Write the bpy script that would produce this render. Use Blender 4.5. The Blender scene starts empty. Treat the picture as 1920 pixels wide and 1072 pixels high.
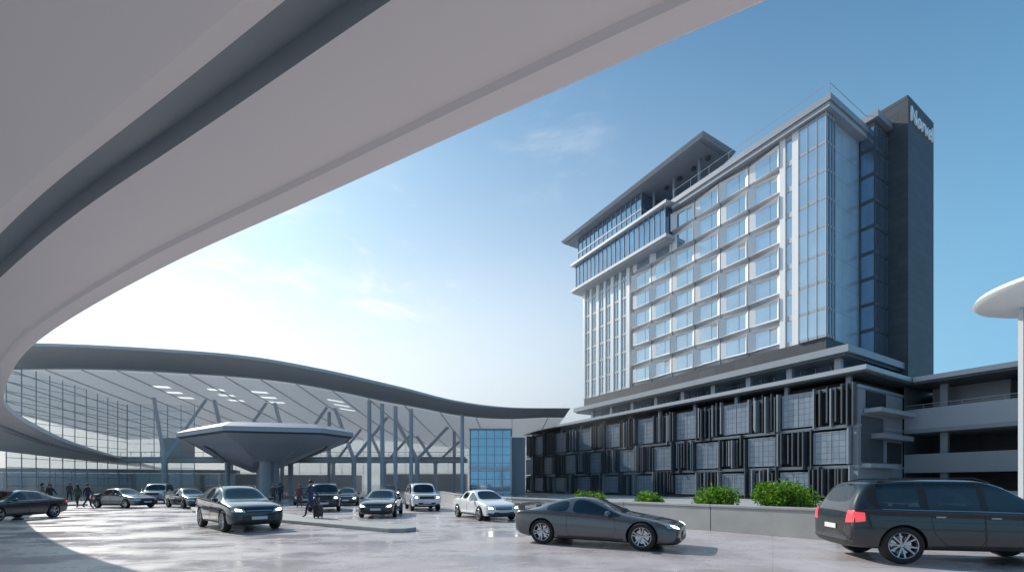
import bpy, math, random
from mathutils import Vector, Matrix
from mathutils.bvhtree import BVHTree
random.seed(7)
R=math.radians
scene=bpy.context.scene
COL=scene.collection
# ------------------------------------------------------------------ materials
def nt(mat):
    mat.use_nodes=True
    return mat.node_tree
def pmat(name,col,rough=.5,metal=0.0,var=.12,scale=2.0,bump=0.0,bscale=20,spec=.5,rvar=0.0,coat=0.0,stretch=(1,1,1)):
    m=bpy.data.materials.new(name); t=nt(m); N=t.nodes; L=t.links
    b=N['Principled BSDF']
    b.inputs['Roughness'].default_value=rough; b.inputs['Metallic'].default_value=metal
    b.inputs['Specular IOR Level'].default_value=spec
    b.inputs['Coat Weight'].default_value=coat; b.inputs['Coat Roughness'].default_value=.03
    tc=N.new('ShaderNodeTexCoord'); mp=N.new('ShaderNodeMapping'); mp.inputs['Scale'].default_value=stretch
    L.new(tc.outputs['Object'],mp.inputs['Vector'])
    no=N.new('ShaderNodeTexNoise'); no.inputs['Scale'].default_value=scale; no.inputs['Detail'].default_value=6
    L.new(mp.outputs[0],no.inputs['Vector'])
    cr=N.new('ShaderNodeMix'); cr.data_type='RGBA'
    c=Vector(col)
    cr.inputs[6].default_value=(*(c*(1-var)),1); cr.inputs[7].default_value=(*[min(1,x) for x in (c*(1+var))],1)
    L.new(no.outputs['Fac'],cr.inputs[0]); L.new(cr.outputs[2],b.inputs['Base Color'])
    if rvar>0:
        mr=N.new('ShaderNodeMapRange'); mr.inputs['From Min'].default_value=.35; mr.inputs['From Max'].default_value=.65
        mr.inputs['To Min'].default_value=max(0.02,rough-rvar); mr.inputs['To Max'].default_value=rough+rvar
        L.new(no.outputs['Fac'],mr.inputs[0]); L.new(mr.outputs[0],b.inputs['Roughness'])
    if bump>0:
        n2=N.new('ShaderNodeTexNoise'); n2.inputs['Scale'].default_value=bscale; n2.inputs['Detail'].default_value=4
        L.new(tc.outputs['Object'],n2.inputs['Vector'])
        bp=N.new('ShaderNodeBump'); bp.inputs['Strength'].default_value=bump; bp.inputs['Distance'].default_value=.02
        L.new(n2.outputs['Fac'],bp.inputs['Height']); L.new(bp.outputs[0],b.inputs['Normal'])
    return m
def emat(name,col,strength,base=.8):
    m=bpy.data.materials.new(name); t=nt(m); b=t.nodes['Principled BSDF']
    b.inputs['Base Color'].default_value=(*[c*base for c in col],1)
    b.inputs['Emission Color'].default_value=(*col,1); b.inputs['Emission Strength'].default_value=strength
    b.inputs['Roughness'].default_value=.1
    return m
def thin_glass(name,tint,refl=.12,rough=.02,grefl=(.9,.95,1)):
    m=bpy.data.materials.new(name); t=nt(m); N=t.nodes; L=t.links
    for n in list(N):
        if n.type!='OUTPUT_MATERIAL': N.remove(n)
    out=[n for n in N if n.type=='OUTPUT_MATERIAL'][0]
    tr=N.new('ShaderNodeBsdfTransparent'); tr.inputs[0].default_value=(*tint,1)
    gl=N.new('ShaderNodeBsdfGlossy'); gl.inputs['Roughness'].default_value=rough; gl.inputs[0].default_value=(*grefl,1)
    fr=N.new('ShaderNodeFresnel'); fr.inputs[0].default_value=1.5
    ad=N.new('ShaderNodeMath'); ad.operation='ADD'; ad.inputs[1].default_value=refl; ad.use_clamp=True
    L.new(fr.outputs[0],ad.inputs[0])
    mx=N.new('ShaderNodeMixShader'); L.new(ad.outputs[0],mx.inputs[0]); L.new(tr.outputs[0],mx.inputs[1]); L.new(gl.outputs[0],mx.inputs[2])
    L.new(mx.outputs[0],out.inputs[0])
    return m
def leaf_mat(name,col,fac=.5,k=(1.9,2.0,1.0),ns=4,lo=.6,hi=1.5):
    m=bpy.data.materials.new(name); t=nt(m); N=t.nodes; L=t.links
    out=[n for n in N if n.type=='OUTPUT_MATERIAL'][0]; b=N['Principled BSDF']
    tc=N.new('ShaderNodeTexCoord'); no=N.new('ShaderNodeTexNoise'); no.inputs['Scale'].default_value=ns; L.new(tc.outputs['Object'],no.inputs['Vector'])
    mr=N.new('ShaderNodeMapRange'); mr.inputs['To Min'].default_value=lo; mr.inputs['To Max'].default_value=hi; L.new(no.outputs['Fac'],mr.inputs[0])
    s=N.new('ShaderNodeVectorMath'); s.operation='SCALE'; s.inputs[0].default_value=col; L.new(mr.outputs[0],s.inputs['Scale'])
    L.new(s.outputs[0],b.inputs['Base Color']); b.inputs['Roughness'].default_value=.45
    tl=N.new('ShaderNodeBsdfTranslucent'); s2=N.new('ShaderNodeVectorMath'); s2.operation='MULTIPLY'; s2.inputs[1].default_value=k; L.new(s.outputs[0],s2.inputs[0]); L.new(s2.outputs[0],tl.inputs[0])
    mx=N.new('ShaderNodeMixShader'); mx.inputs[0].default_value=fac; L.new(b.outputs[0],mx.inputs[1]); L.new(tl.outputs[0],mx.inputs[2]); L.new(mx.outputs[0],out.inputs[0])
    return m
def panel_mat(name,c1,c2,mortar,w,h,rough=.5,axis='YZ',metal=0,msize=.02,off=.5):
    m=bpy.data.materials.new(name); t=nt(m); N=t.nodes; L=t.links; b=N['Principled BSDF']
    b.inputs['Roughness'].default_value=rough; b.inputs['Metallic'].default_value=metal
    tc=N.new('ShaderNodeTexCoord'); sp=N.new('ShaderNodeSeparateXYZ'); cb=N.new('ShaderNodeCombineXYZ')
    ad=N.new('ShaderNodeMath'); ad.operation='ADD'
    L.new(tc.outputs['Object'],sp.inputs[0]); L.new(sp.outputs[0],ad.inputs[0]); L.new(sp.outputs[1],ad.inputs[1])
    L.new(ad.outputs[0],cb.inputs[0]); L.new(sp.outputs[2],cb.inputs[1])
    br=N.new('ShaderNodeTexBrick'); L.new(cb.outputs[0],br.inputs['Vector'])
    br.inputs['Scale'].default_value=1; br.inputs['Brick Width'].default_value=w; br.inputs['Row Height'].default_value=h
    br.inputs['Mortar Size'].default_value=msize; br.offset=off
    br.inputs['Color1'].default_value=(*c1,1); br.inputs['Color2'].default_value=(*c2,1); br.inputs['Mortar'].default_value=(*mortar,1)
    no=N.new('ShaderNodeTexNoise'); no.inputs['Scale'].default_value=.6; no.inputs['Detail'].default_value=7
    L.new(tc.outputs['Object'],no.inputs['Vector'])
    mr=N.new('ShaderNodeMapRange'); mr.inputs['To Min'].default_value=.78; mr.inputs['To Max'].default_value=1.15; L.new(no.outputs['Fac'],mr.inputs[0])
    mx=N.new('ShaderNodeVectorMath'); mx.operation='SCALE'; L.new(br.outputs['Color'],mx.inputs[0]); L.new(mr.outputs[0],mx.inputs['Scale'])
    L.new(mx.outputs[0],b.inputs['Base Color'])
    return m

M={}
M['white']=pmat('white_panel',(.74,.73,.73),.45,var=.04,scale=.5)
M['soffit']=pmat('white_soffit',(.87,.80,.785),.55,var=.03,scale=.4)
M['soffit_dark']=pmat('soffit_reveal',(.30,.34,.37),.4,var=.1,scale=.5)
M['fascia']=pmat('fascia_metal',(.33,.35,.38),.4,.3,var=.08,scale=.4)
M['grey']=pmat('grey_metal',(.26,.28,.31),.45,.2,var=.1,scale=.6)
M['dgrey']=pmat('dark_metal',(.085,.095,.11),.45,.3,var=.15,scale=.6)
M['lgrey']=pmat('light_grey_panel',(.46,.47,.49),.5,var=.07,scale=.5)
M['mgrey']=pmat('mid_grey_frame',(.32,.34,.37),.5,var=.07,scale=.5)
M['conc']=pmat('concrete',(.36,.36,.35),.8,var=.22,scale=1.2,bump=.3,bscale=30)
M['deck']=pmat('deck_concrete',(.24,.25,.27),.7,var=.12,scale=.5)
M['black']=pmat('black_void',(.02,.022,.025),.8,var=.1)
M['bglass']=pmat('building_glass',(.40,.52,.62),.06,.8,var=.18,scale=.3,bump=.05,bscale=.5)
M['bglass2']=pmat('building_glass_dark',(.24,.34,.46),.06,.8,var=.25,scale=.35,bump=.05,bscale=.5)
M['frost']=panel_mat('end_wall_panel',(.42,.50,.58),(.38,.47,.55),(.2,.24,.3),2.1,3.11,.25,metal=.35,off=0)
M['slate']=panel_mat('slate_cladding',(.060,.066,.078),(.042,.048,.058),(.012,.014,.018),2.7,1.0,.55)
M['wallp']=panel_mat('facade_panel',(.52,.515,.52),(.46,.46,.47),(.24,.24,.25),4.08,3.11,.45,off=0)
M['mesh']=panel_mat('perforated_screen',(.25,.30,.36),(.20,.25,.31),(.11,.13,.16),.55,.62,.35,off=0,msize=.03,metal=.3)
M['tglass']=thin_glass('terminal_glass',(.88,.92,.94),.08)
M['rail']=thin_glass('railing_glass',(.75,.82,.85),.08)
M['cglass']=thin_glass('car_glass',(.24,.26,.27),.04)
M['tsoff']=leaf_mat('terminal_soffit_translucent',(.84,.85,.87),.30,(1,1,1),.2,.97,1.0)  # white soffit; translucency added so sun from above brightens its underside
M['troof']=pmat('terminal_roof_edge',(.40,.42,.44),.5,.2,var=.12,scale=.3,stretch=(1,12,1))
M['tsteel']=pmat('terminal_steel',(.50,.54,.60),.5,.1,var=.06)
M['icp']=pmat('island_canopy_metal',(.42,.45,.50),.35,.3,var=.06,scale=.3)
M['tyre']=pmat('tyre_rubber',(.018,.018,.019),.8,var=.1)
M['rim']=pmat('alloy_rim',(.42,.43,.45),.25,.9,var=.05)
M['trim']=pmat('black_trim',(.02,.02,.022),.45,var=.1)
M['chrome']=pmat('chrome_trim',(.5,.5,.52),.2,1,var=.02)
M['seat']=pmat('seat_fabric',(.03,.03,.035),.8)
M['head_on']=emat('headlamp_lit',(1,.93,.82),14)
M['head_off']=pmat('headlamp_lens',(.55,.58,.6),.08,.6,var=.1)
M['tail']=emat('tail_lamp',(1,.10,.12),.7,.6)
M['plate']=pmat('licence_plate',(.6,.6,.58),.5)
def road_mat():
    m=bpy.data.materials.new('road_concrete'); t=nt(m); N=t.nodes; L=t.links; b=N['Principled BSDF']
    tc=N.new('ShaderNodeTexCoord')
    n1=N.new('ShaderNodeTexNoise'); n1.inputs['Scale'].default_value=.22; n1.inputs['Detail'].default_value=8; n1.inputs['Roughness'].default_value=.6
    n2=N.new('ShaderNodeTexNoise'); n2.inputs['Scale'].default_value=9; n2.inputs['Detail'].default_value=6
    mp=N.new('ShaderNodeMapping'); mp.inputs['Scale'].default_value=(1,1.6,1); L.new(tc.outputs['Object'],mp.inputs[0])
    L.new(mp.outputs[0],n1.inputs['Vector']); L.new(tc.outputs['Object'],n2.inputs['Vector'])
    r=N.new('ShaderNodeValToRGB'); e=r.color_ramp.elements
    e[0].position=.36; e[0].color=(.45,.405,.41,1); e[1].position=.64; e[1].color=(.54,.495,.495,1)
    L.new(n1.outputs['Fac'],r.inputs[0])
    mr2=N.new('ShaderNodeMapRange'); mr2.inputs['To Min'].default_value=.88; mr2.inputs['To Max'].default_value=1.1; L.new(n2.outputs['Fac'],mr2.inputs[0])
    br=N.new('ShaderNodeTexBrick'); br.offset=0; br.inputs['Scale'].default_value=1; br.inputs['Brick Width'].default_value=5; br.inputs['Row Height'].default_value=5
    br.inputs['Mortar Size'].default_value=.012; br.inputs['Color1'].default_value=(1,1,1,1); br.inputs['Color2'].default_value=(.97,.97,.98,1); br.inputs['Mortar'].default_value=(.8,.8,.8,1)
    mp2=N.new('ShaderNodeMapping'); mp2.inputs['Rotation'].default_value=(0,0,R(30.5)); L.new(tc.outputs['Object'],mp2.inputs[0]); L.new(mp2.outputs[0],br.inputs['Vector'])
    s=N.new('ShaderNodeVectorMath'); s.operation='SCALE'; L.new(r.outputs[0],s.inputs[0]); L.new(mr2.outputs[0],s.inputs['Scale'])
    mu=N.new('ShaderNodeVectorMath'); mu.operation='MULTIPLY'; L.new(s.outputs[0],mu.inputs[0]); L.new(br.outputs['Color'],mu.inputs[1])
    # tyre-worn lanes: faint darker streaks along the drive direction
    mp3=N.new('ShaderNodeMapping'); mp3.inputs['Rotation'].default_value=(0,0,R(-30.5)); mp3.inputs['Scale'].default_value=(.9,.03,1); L.new(tc.outputs['Object'],mp3.inputs[0])
    n4=N.new('ShaderNodeTexNoise'); n4.inputs['Scale'].default_value=1; n4.inputs['Detail'].default_value=4; L.new(mp3.outputs[0],n4.inputs['Vector'])
    mr4=N.new('ShaderNodeMapRange'); mr4.inputs['From Min'].default_value=.35; mr4.inputs['From Max'].default_value=.6; mr4.inputs['To Min'].default_value=.9; mr4.inputs['To Max'].default_value=1.04; L.new(n4.outputs['Fac'],mr4.inputs[0])
    s5=N.new('ShaderNodeVectorMath'); s5.operation='SCALE'; L.new(mu.outputs[0],s5.inputs[0]); L.new(mr4.outputs[0],s5.inputs['Scale'])
    L.new(s5.outputs[0],b.inputs['Base Color'])
    n3=N.new('ShaderNodeTexNoise'); n3.inputs['Scale'].default_value=.35; n3.inputs['Detail'].default_value=9; n3.inputs['Roughness'].default_value=.65
    L.new(mp.outputs[0],n3.inputs['Vector'])
    mr=N.new('ShaderNodeMapRange'); mr.inputs['From Min'].default_value=.42; mr.inputs['From Max'].default_value=.60; mr.inputs['To Min'].default_value=.16; mr.inputs['To Max'].default_value=.46
    L.new(n3.outputs['Fac'],mr.inputs[0]); L.new(mr.outputs[0],b.inputs['Roughness'])
    bp=N.new('ShaderNodeBump'); bp.inputs['Strength'].default_value=.12; bp.inputs['Distance'].default_value=.01; L.new(n2.outputs['Fac'],bp.inputs['Height']); L.new(bp.outputs[0],b.inputs['Normal'])
    return m
M['road']=road_mat()
M['ground']=pmat('ground_paving',(.40,.40,.40),.8,var=.15,scale=.05)

# ------------------------------------------------------------------ mesh builder
def empty(name,loc=(0,0,0),rz=0):
    e=bpy.data.objects.new(name,None); e.location=loc; e.rotation_euler=(0,0,rz); e.empty_display_size=.2
    COL.objects.link(e); return e
class MB:
    def __init__(s): s.v=[];s.f=[];s.m=[];s.mats=[]
    def mi(s,k):
        mat=M[k] if isinstance(k,str) else k
        if mat not in s.mats: s.mats.append(mat)
        return s.mats.index(mat)
    def face(s,pts,k):
        n=len(s.v); s.v+= [tuple(p) for p in pts]; s.f.append(tuple(range(n,n+len(pts)))); s.m.append(s.mi(k))
    def hexa(s,p,k):
        n=len(s.v); s.v+=[tuple(q) for q in p]; i=s.mi(k)
        for f in ((0,3,2,1),(4,5,6,7),(0,1,5,4),(1,2,6,5),(2,3,7,6),(3,0,4,7)):
            s.f.append(tuple(n+a for a in f)); s.m.append(i)
    def box(s,x0,x1,y0,y1,z0,z1,k):
        s.hexa([(x0,y0,z0),(x1,y0,z0),(x1,y1,z0),(x0,y1,z0),(x0,y0,z1),(x1,y0,z1),(x1,y1,z1),(x0,y1,z1)],k)
    def prism(s,poly,z0,z1,k,ks=None):
        n=len(s.v); a=len(poly); s.v+=[(p[0],p[1],z0) for p in poly]+[(p[0],p[1],z1) for p in poly]
        s.f.append(tuple(n+a+i for i in range(a))); s.m.append(s.mi(k))
        s.f.append(tuple(n+i for i in reversed(range(a)))); s.m.append(s.mi(k))
        for i in range(a):
            j=(i+1)%a; s.f.append((n+i,n+j,n+a+j,n+a+i)); s.m.append(s.mi(ks or k))
    def cyl(s,cx,cy,r0,z0,z1,k,n=16,r1=None):
        r1=r0 if r1 is None else r1
        b=len(s.v)
        for z,r in((z0,r0),(z1,r1)):
            for i in range(n):
                a=2*math.pi*i/n; s.v.append((cx+r*math.cos(a),cy+r*math.sin(a),z))
        mi=s.mi(k)
        for i in range(n):
            j=(i+1)%n; s.f.append((b+i,b+j,b+n+j,b+n+i)); s.m.append(mi)
        s.f.append(tuple(b+n+i for i in range(n))); s.m.append(mi)
        s.f.append(tuple(b+i for i in reversed(range(n)))); s.m.append(mi)
    def lathe(s,prof,k,n=32,axis='Z',c=(0,0,0)):
        b=len(s.v); a=len(prof)
        for i in range(n):
            t=2*math.pi*i/n
            for r,h in prof:
                if axis=='Z': s.v.append((c[0]+r*math.cos(t),c[1]+r*math.sin(t),c[2]+h))
                else: s.v.append((c[0]+r*math.cos(t),c[1]+h,c[2]+r*math.sin(t)))
        mi=s.mi(k)
        for i in range(n):
            j=(i+1)%n
            for q in range(a-1):
                s.f.append((b+i*a+q,b+j*a+q,b+j*a+q+1,b+i*a+q+1)); s.m.append(mi)
    def beam(s,p,q,w,h,k):
        p=Vector(p);q=Vector(q);d=(q-p).normalized()
        u=d.cross(Vector((0,0,1)))
        if u.length<1e-3: u=Vector((1,0,0))
        u.normalize(); v=u.cross(d)
        u=u*w/2; v=v*h/2
        s.hexa([p-u-v,p+u-v,p+u+v,p-u+v,q-u-v,q+u-v,q+u+v,q-u+v],k)
    def build(s,name,parent=None,loc=(0,0,0),rz=0,smooth=False,bevel=0):
        me=bpy.data.meshes.new(name); me.from_pydata(s.v,[],s.f)
        for m in s.mats: me.materials.append(m)
        me.polygons.foreach_set('material_index',s.m)
        if smooth:
            import bmesh
            bm=bmesh.new(); bm.from_mesh(me); bmesh.ops.remove_doubles(bm,verts=bm.verts,dist=1e-4); bm.to_mesh(me); bm.free()
            me.polygons.foreach_set('use_smooth',[True]*len(me.polygons)); me.set_sharp_from_angle(angle=R(35))
        me.update()
        o=bpy.data.objects.new(name,me); COL.objects.link(o); o.location=loc; o.rotation_euler=(0,0,rz)
        if parent: o.parent=parent
        if bevel:
            b=o.modifiers.new('bevel','BEVEL'); b.width=bevel; b.segments=2; b.limit_method='ANGLE'
        return o
def catmull(pts,n):
    out=[]; P=[Vector(p) for p in pts]; P=[2*P[0]-P[1]]+P+[2*P[-1]-P[-2]]
    for i in range(1,len(P)-2):
        for k in range(n):
            t=k/n; a,b,c,d=P[i-1],P[i],P[i+1],P[i+2]
            out.append(.5*((2*b)+(c-a)*t+(2*a-5*b+4*c-d)*t*t+(3*b-a-3*c+d)*t**3))
    out.append(P[-2]); return out

# ------------------------------------------------------------------ ground and road
g=MB(); g.face([(-3000,-3000,0),(3000,-3000,0),(3000,3000,0),(-3000,3000,0)],'ground'); g.build('ground')
g=MB(); g.face([(-140,-30,.004),(60,-30,.004),(30,10,.004),(10,34,.004),(5,70,.004),(-30,160,.004),(-140,160,.004)],'road'); g.build('road')
isl=[(-3.5,16.2),(-3.7,16.9),(-4.3,17.5),(-10.5,22.3),(-14,26),(-25,45),(-30,62),(-37,62),(-33,45),(-19.5,27),(-11.2,20.4),(-4.4,15.75),(-3.8,15.75)]
g=MB(); g.prism(isl,0,.15,'conc'); g.build('traffic_island',bevel=.03)
g=MB(); g.prism([(-140,34),(-36,34),(-34.5,36),(-60,60),(-90,120),(-140,140)],0,.14,'conc'); g.build('pavement',bevel=.02)
wpts=[(26,12.2),(9.9,13.4),(0.15,25.6),(-4.5,36),(-8,50)]
g=MB()
for i in range(len(wpts)-1):
    a=Vector((*wpts[i],0)); b=Vector((*wpts[i+1],0)); d=(b-a); Ln=d.length; d.normalize(); nseg=max(1,int(Ln/3.2)); nn=Vector((-d.y,d.x,0))*.16
    if nn.y>0: nn=-nn
    for k in range(nseg):
        p=a+d*(Ln*k/nseg+.012); q=a+d*(Ln*(k+1)/nseg-.012)
        pr=[(p-nn),(q-nn),(q+nn),(p+nn)]
        g.prism([(v.x,v.y) for v in pr],0,.88,'conc')
        pr=[(p-nn*1.25),(q-nn*1.25),(q+nn*1.25),(p+nn*1.25)]
        g.prism([(v.x,v.y) for v in pr],.88,.97,'conc')
g.build('concrete_barrier_wall',bevel=.015)

# ------------------------------------------------------------------ sweeping canopy overhead
cp=[(34,-10),(20,-3.2),(10,1.1),(5,3.45),(2.64,4.57),(1.76,5.03),(.673,5.585),(-.842,6.355),(-2.23,7.118),(-3.86,8.012),(-6.62,9.39),(-8.19,10.3),(-10.86,11.86),(-13.86,13.7),(-17.3,15.96),(-21.45,19.04),(-27.5,23.99),(-33.1,29),(-41.6,38.4),(-57.9,59.3),(-82.6,96.5),(-118.5,153.7)]
cur=catmull([(a,b,0) for a,b in cp],10)
acc=[0]
for a,b in zip(cur[:-1],cur[1:]): acc.append(acc[-1]+(b-a).length)
def at(s):
    for i in range(len(acc)-1):
        if acc[i]<=s<=acc[i+1]:
            return cur[i].lerp(cur[i+1],(s-acc[i])/(acc[i+1]-acc[i]+1e-9))
    return cur[-1].copy()
NP=int(acc[-1]/.6); cur2=[at(acc[-1]*i/NP) for i in range(NP+1)]
for _ in range(18): cur2=[cur2[0]]+[(cur2[i-1]+cur2[i]*2+cur2[i+1])/4 for i in range(1,NP)]+[cur2[-1]]
cur=cur2
nor=[]
for i in range(len(cur)):
    a=cur[max(0,i-2)]; b=cur[min(len(cur)-1,i+2)]; t=(b-a).normalized(); nor.append(Vector((-t.y,t.x,0)))
for _ in range(60): nor=[nor[0]]+[((nor[i-1]+nor[i]*2+nor[i+1])/4).normalized() for i in range(1,len(nor)-1)]+[nor[-1]]
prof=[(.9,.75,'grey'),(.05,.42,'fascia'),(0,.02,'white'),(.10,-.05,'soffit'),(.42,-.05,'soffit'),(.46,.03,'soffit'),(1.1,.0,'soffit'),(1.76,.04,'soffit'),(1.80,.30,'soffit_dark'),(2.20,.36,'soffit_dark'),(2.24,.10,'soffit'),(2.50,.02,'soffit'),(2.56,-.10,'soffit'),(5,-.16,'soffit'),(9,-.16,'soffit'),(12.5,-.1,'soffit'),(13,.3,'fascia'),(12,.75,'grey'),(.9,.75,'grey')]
g=MB(); rows=[]; ZC=6.7
for i,p in enumerate(cur):
    n=nor[i]
    k=max(.03,1-(p-Vector((-57,59,0))).length/112) if p.y>59 else 1
    rows.append([(p.x+n.x*d*k,p.y+n.y*d*k,ZC+z*max(k,.15)) for d,z,_ in prof])
np_=len(prof)
for r in rows: g.v+=r
for i in range(len(rows)-1):
    for j in range(np_-1):
        g.f.append((i*np_+j,(i+1)*np_+j,(i+1)*np_+j+1,i*np_+j+1)); g.m.append(g.mi(prof[j+1][2]))
can=empty('curved_entrance_canopy'); g.build('canopy_shell',can,smooth=True)
g=MB()
for x,y in ((-3.4,-3.2),(11,-9),(-40,16),(-62,38),(-80,68)):
    g.cyl(x,y,.45,0,ZC-.12,'white',24)
g.build('canopy_columns',can,smooth=True)

# ------------------------------------------------------------------ island canopy
ic=empty('island_canopy',(-26.3,48,0),R(30.5))
rim=[(-8.2,9),(-8.6,4),(-4.0,-5.5),(4.2,-8.2),(7.6,-5.8),(8.2,2),(7.4,60),(-7.4,60)]
keel=[(-1.6,12),(-1.6,7),(-1.3,3.2),(1.1,2.2),(1.6,4.5),(1.6,10),(1.5,56),(-1.5,56)]
topi=[(x*.86,y*.9+ (3 if y>50 else .6)) for x,y in rim]
g=MB(); n=len(rim)
for i in range(n):
    j=(i+1)%n
    A=lambda P,z,i:(P[i][0],P[i][1],z)
    g.face([A(rim,6.75,i),A(rim,6.75,j),A(rim,7.2,j),A(rim,7.2,i)],'mgrey')
    ri=[(x*.95,y*.965+.2) for x,y in rim]
    g.face([A(rim,6.75,i),A(ri,6.6,i),A(ri,6.6,j),A(rim,6.75,j)],'dgrey')
    rm=[((ri[q][0]*.72+keel[q][0]*.28),(ri[q][1]*.72+keel[q][1]*.28)) for q in range(n)]
    g.face([A(ri,6.6,i),A(rm,5.95,i),A(rm,5.95,j),A(ri,6.6,j)],'icp')
    rm2=[(x*.97,y*.985+.1) for x,y in rm]
    g.face([A(rm,5.95,i),A(rm2,6.05,i),A(rm2,6.05,j),A(rm,5.95,j)],'dgrey')
    g.face([A(rm2,6.05,i),A(keel,4.3,i),A(keel,4.3,j),A(rm2,6.05,j)],'icp')
    g.face([A(rim,7.2,i),A(rim,7.2,j),A(topi,7.75,j),A(topi,7.75,i)],'mgrey')
g.face([(x,y,4.3) for x,y in keel],'icp'); g.face([(x,y,7.75) for x,y in topi],'mgrey')
g.build('canopy_hull',ic)
g=MB()
for yy in (3.2,22,40): 
    g.cyl(-.28,yy,.62,0,6.2,'mgrey',24); g.cyl(.55,yy+1.1,.62,0,6.2,'mgrey',24)
g.build('canopy_pier',ic,smooth=True)

# ------------------------------------------------------------------ hotel
RZ=math.atan2(.508,.861)
C0=(35.4,50,0)
H=empty('hotel_tower',C0,RZ)
g=MB()
g.box(.3,18,.3,41.6,16.4,44.4,'wallp')
g.box(.25,8.3,.05,.3,18.4,43.6,'frost')
g.build('main_walls',H)
g=MB()
g.box(12,20.1,-3.5,8,4,48.4,'slate'); g.box(12.4,19.7,-3.1,7.6,48.4,48.55,'grey'); g.box(11.98,12.02,-3.4,1.0,48.0,48.42,'dgrey')
g.box(-.12,18.2,-.12,41.9,16.6,18.3,'slate')
g.build('dark_stair_tower_and_base',H)
g=MB(); gw=MB(); rnd=random.Random(3)
FH=3.11
blind=pmat('window_blind',(.5,.5,.48),.8,var=.08)
for i in range(6):
    s0=5.4+4.08*i; s1=s0+2.7
    for j in range(8):
        zc=20.1+FH*j
        if s0>20 and j>=7: continue
        z0=zc-.98; z1=zc+1.0
        if (i+j)%2==0:
            o=[(s0-.42,z0-.14),(s1+.80,z0-.34),(s1+.80,z1+.32),(s0-.42,z1+.14)]; to=[.06,-.34,-.34,.06]
        else:
            o=[(s0-.42,z0-.34),(s1+.80,z0-.14),(s1+.80,z1+.14),(s0-.42,z1+.32)]; to=[-.34,.06,.06,-.34]
        inn=[(s0,z0),(s1,z0),(s1,z1),(s0,z1)]
        ti=.16
        for a in range(4):
            b=(a+1)%4
            g.face([(to[a],*o[a]),(to[b],*o[b]),(ti,*inn[b]),(ti,*inn[a])],'white')
            g.face([(to[a],*o[a]),(.3,*o[a]),(.3,*o[b]),(to[b],*o[b])],'white')
        gw.face([(ti+.01,s0,z0),(ti+.01,s1,z0),(ti+.01,s1,z1),(ti+.01,s0,z1)],'bglass')
        gw.box(ti-.03,ti+.005,s0+.88,s0+.93,z0,z1,'mgrey')
        if rnd.random()<.3:
            hh=rnd.uniform(.3,.9); gw.face([(ti-.004,s0+.03,z1-hh),(ti-.004,s0+.86,z1-hh),(ti-.004,s0+.86,z1),(ti-.004,s0+.03,z1)],blind)
g.build('window_surrounds',H)
g2=MB()
for i in range(6):
    s=5.4+4.08*i+2.7+.92
    g2.box(.1,.32,s,s+.05,18.3,43.6 if s<20.5 else 39.2,'mgrey')
for j in range(9):
    z=18.45+FH*j
    g2.box(.22,.31,3,30,z,z+.05,'mgrey')
g2.box(-.15,.3,2.75,3.5,18.3,43.6,'white'); g2.box(-.15,.3,4.3,4.95,18.3,43.6,'white')
gw.face([(.1,3.5,18.3),(.1,4.3,18.3),(.1,4.3,43.6),(.1,3.5,43.6)],'bglass')
for j in range(9): g2.box(.02,.12,3.5,4.3,18.3+FH*j,18.9+FH*j,'lgrey')
gw.box(-.3,1.6,-.22,2.7,18.32,43.55,'bglass')
for j in range(9):
    z=18.3+FH*j; zz=min(z+.32,43.58)
    if z<43.4: g2.box(-.34,1.62,-.26,2.74,z,zz,'mgrey')
for s in (-.22,.75,1.72,2.68): g2.box(-.40,-.28,s-.03,s+.03,18.3,43.56,'lgrey')
for t_ in (-.3,.33,.96,1.58): g2.box(t_-.03,t_+.03,-.32,-.2,18.3,43.56,'grey')
s=29.9; k=0
while s<41.6:
    w=.62 if k%2 else .95
    g2.box(-.16,.3,s,s+w*.75,18.3,39.2,'white'); s+=w*.75
    gl=1.35
    e=min(s+gl,41.75)
    if e>s:
        gw.face([(.1,s,18.3),(.1,e,18.3),(.1,e,39.2),(.1,s,39.2)],'bglass')
        g2.box(-.04,.09,(s+e)/2-.03,(s+e)/2+.03,18.3,39.2,'lgrey')
        for j in range(7): g2.box(-.02,.12,s,e,18.3+FH*j,18.72+FH*j,'lgrey')
    s=e; k+=1
g2.box(-.2,.6,41.6,41.85,18.3,39.2,'white')
g2.build('facade_trim',H)
gw.build('windows',H)
g=MB(); gg=MB()
g.box(-2.0,14,20.6,43.7,39.2,39.65,'lgrey'); g.box(-1.7,14,20.9,43.4,38.9,39.2,'mgrey')
gg.box(-1.3,13,21.3,42.9,39.65,44.3,'bglass2')
g.box(-2.0,14,20.6,43.7,44.3,44.75,'lgrey')
s=21.3
while s<43:
    g.box(-1.42,-1.28,s-.035,s+.035,39.65,44.3,'mgrey'); s+=1.08
gg.box(-.9,12,26.5,42.6,44.75,49.3,'bglass2')
s=26.5
while s<42.7:
    g.box(-1.02,-.88,s-.035,s+.035,44.75,49.3,'mgrey'); s+=1.15
g.box(-1.0,12.1,26.4,42.7,46.6,46.75,'grey')
g.hexa([(-2.3,14.2,49.55),(4.6,14.2,49.55),(12.5,45.6,49.55),(-2.3,45.6,49.55),(-2.6,13.8,50.1),(4.9,13.8,50.1),(12.8,46.0,50.1),(-2.6,46.0,50.1)],'grey')
g.box(-2.0,4,14.8,45,49.42,49.55,'grey')
for s in (17,21.5,25.5): g.cyl(.9,s,.22,44.8,49.5,'grey',12)
for s in (16,18.5,21,23.5): g.cyl(1.6,s,.35,49.1,49.45,'dgrey',12)
g.build('roof_lounge_slabs',H); gg.build('roof_lounge_glass',H)
g=MB()
g.box(-.75,8.6,-.75,20.6,43.6,44.15,'mgrey'); g.box(-.95,8.8,-.95,20.6,44.15,44.85,'grey')
g.box(-.6,8.3,-.6,20.5,44.85,44.9,'grey')
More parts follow.
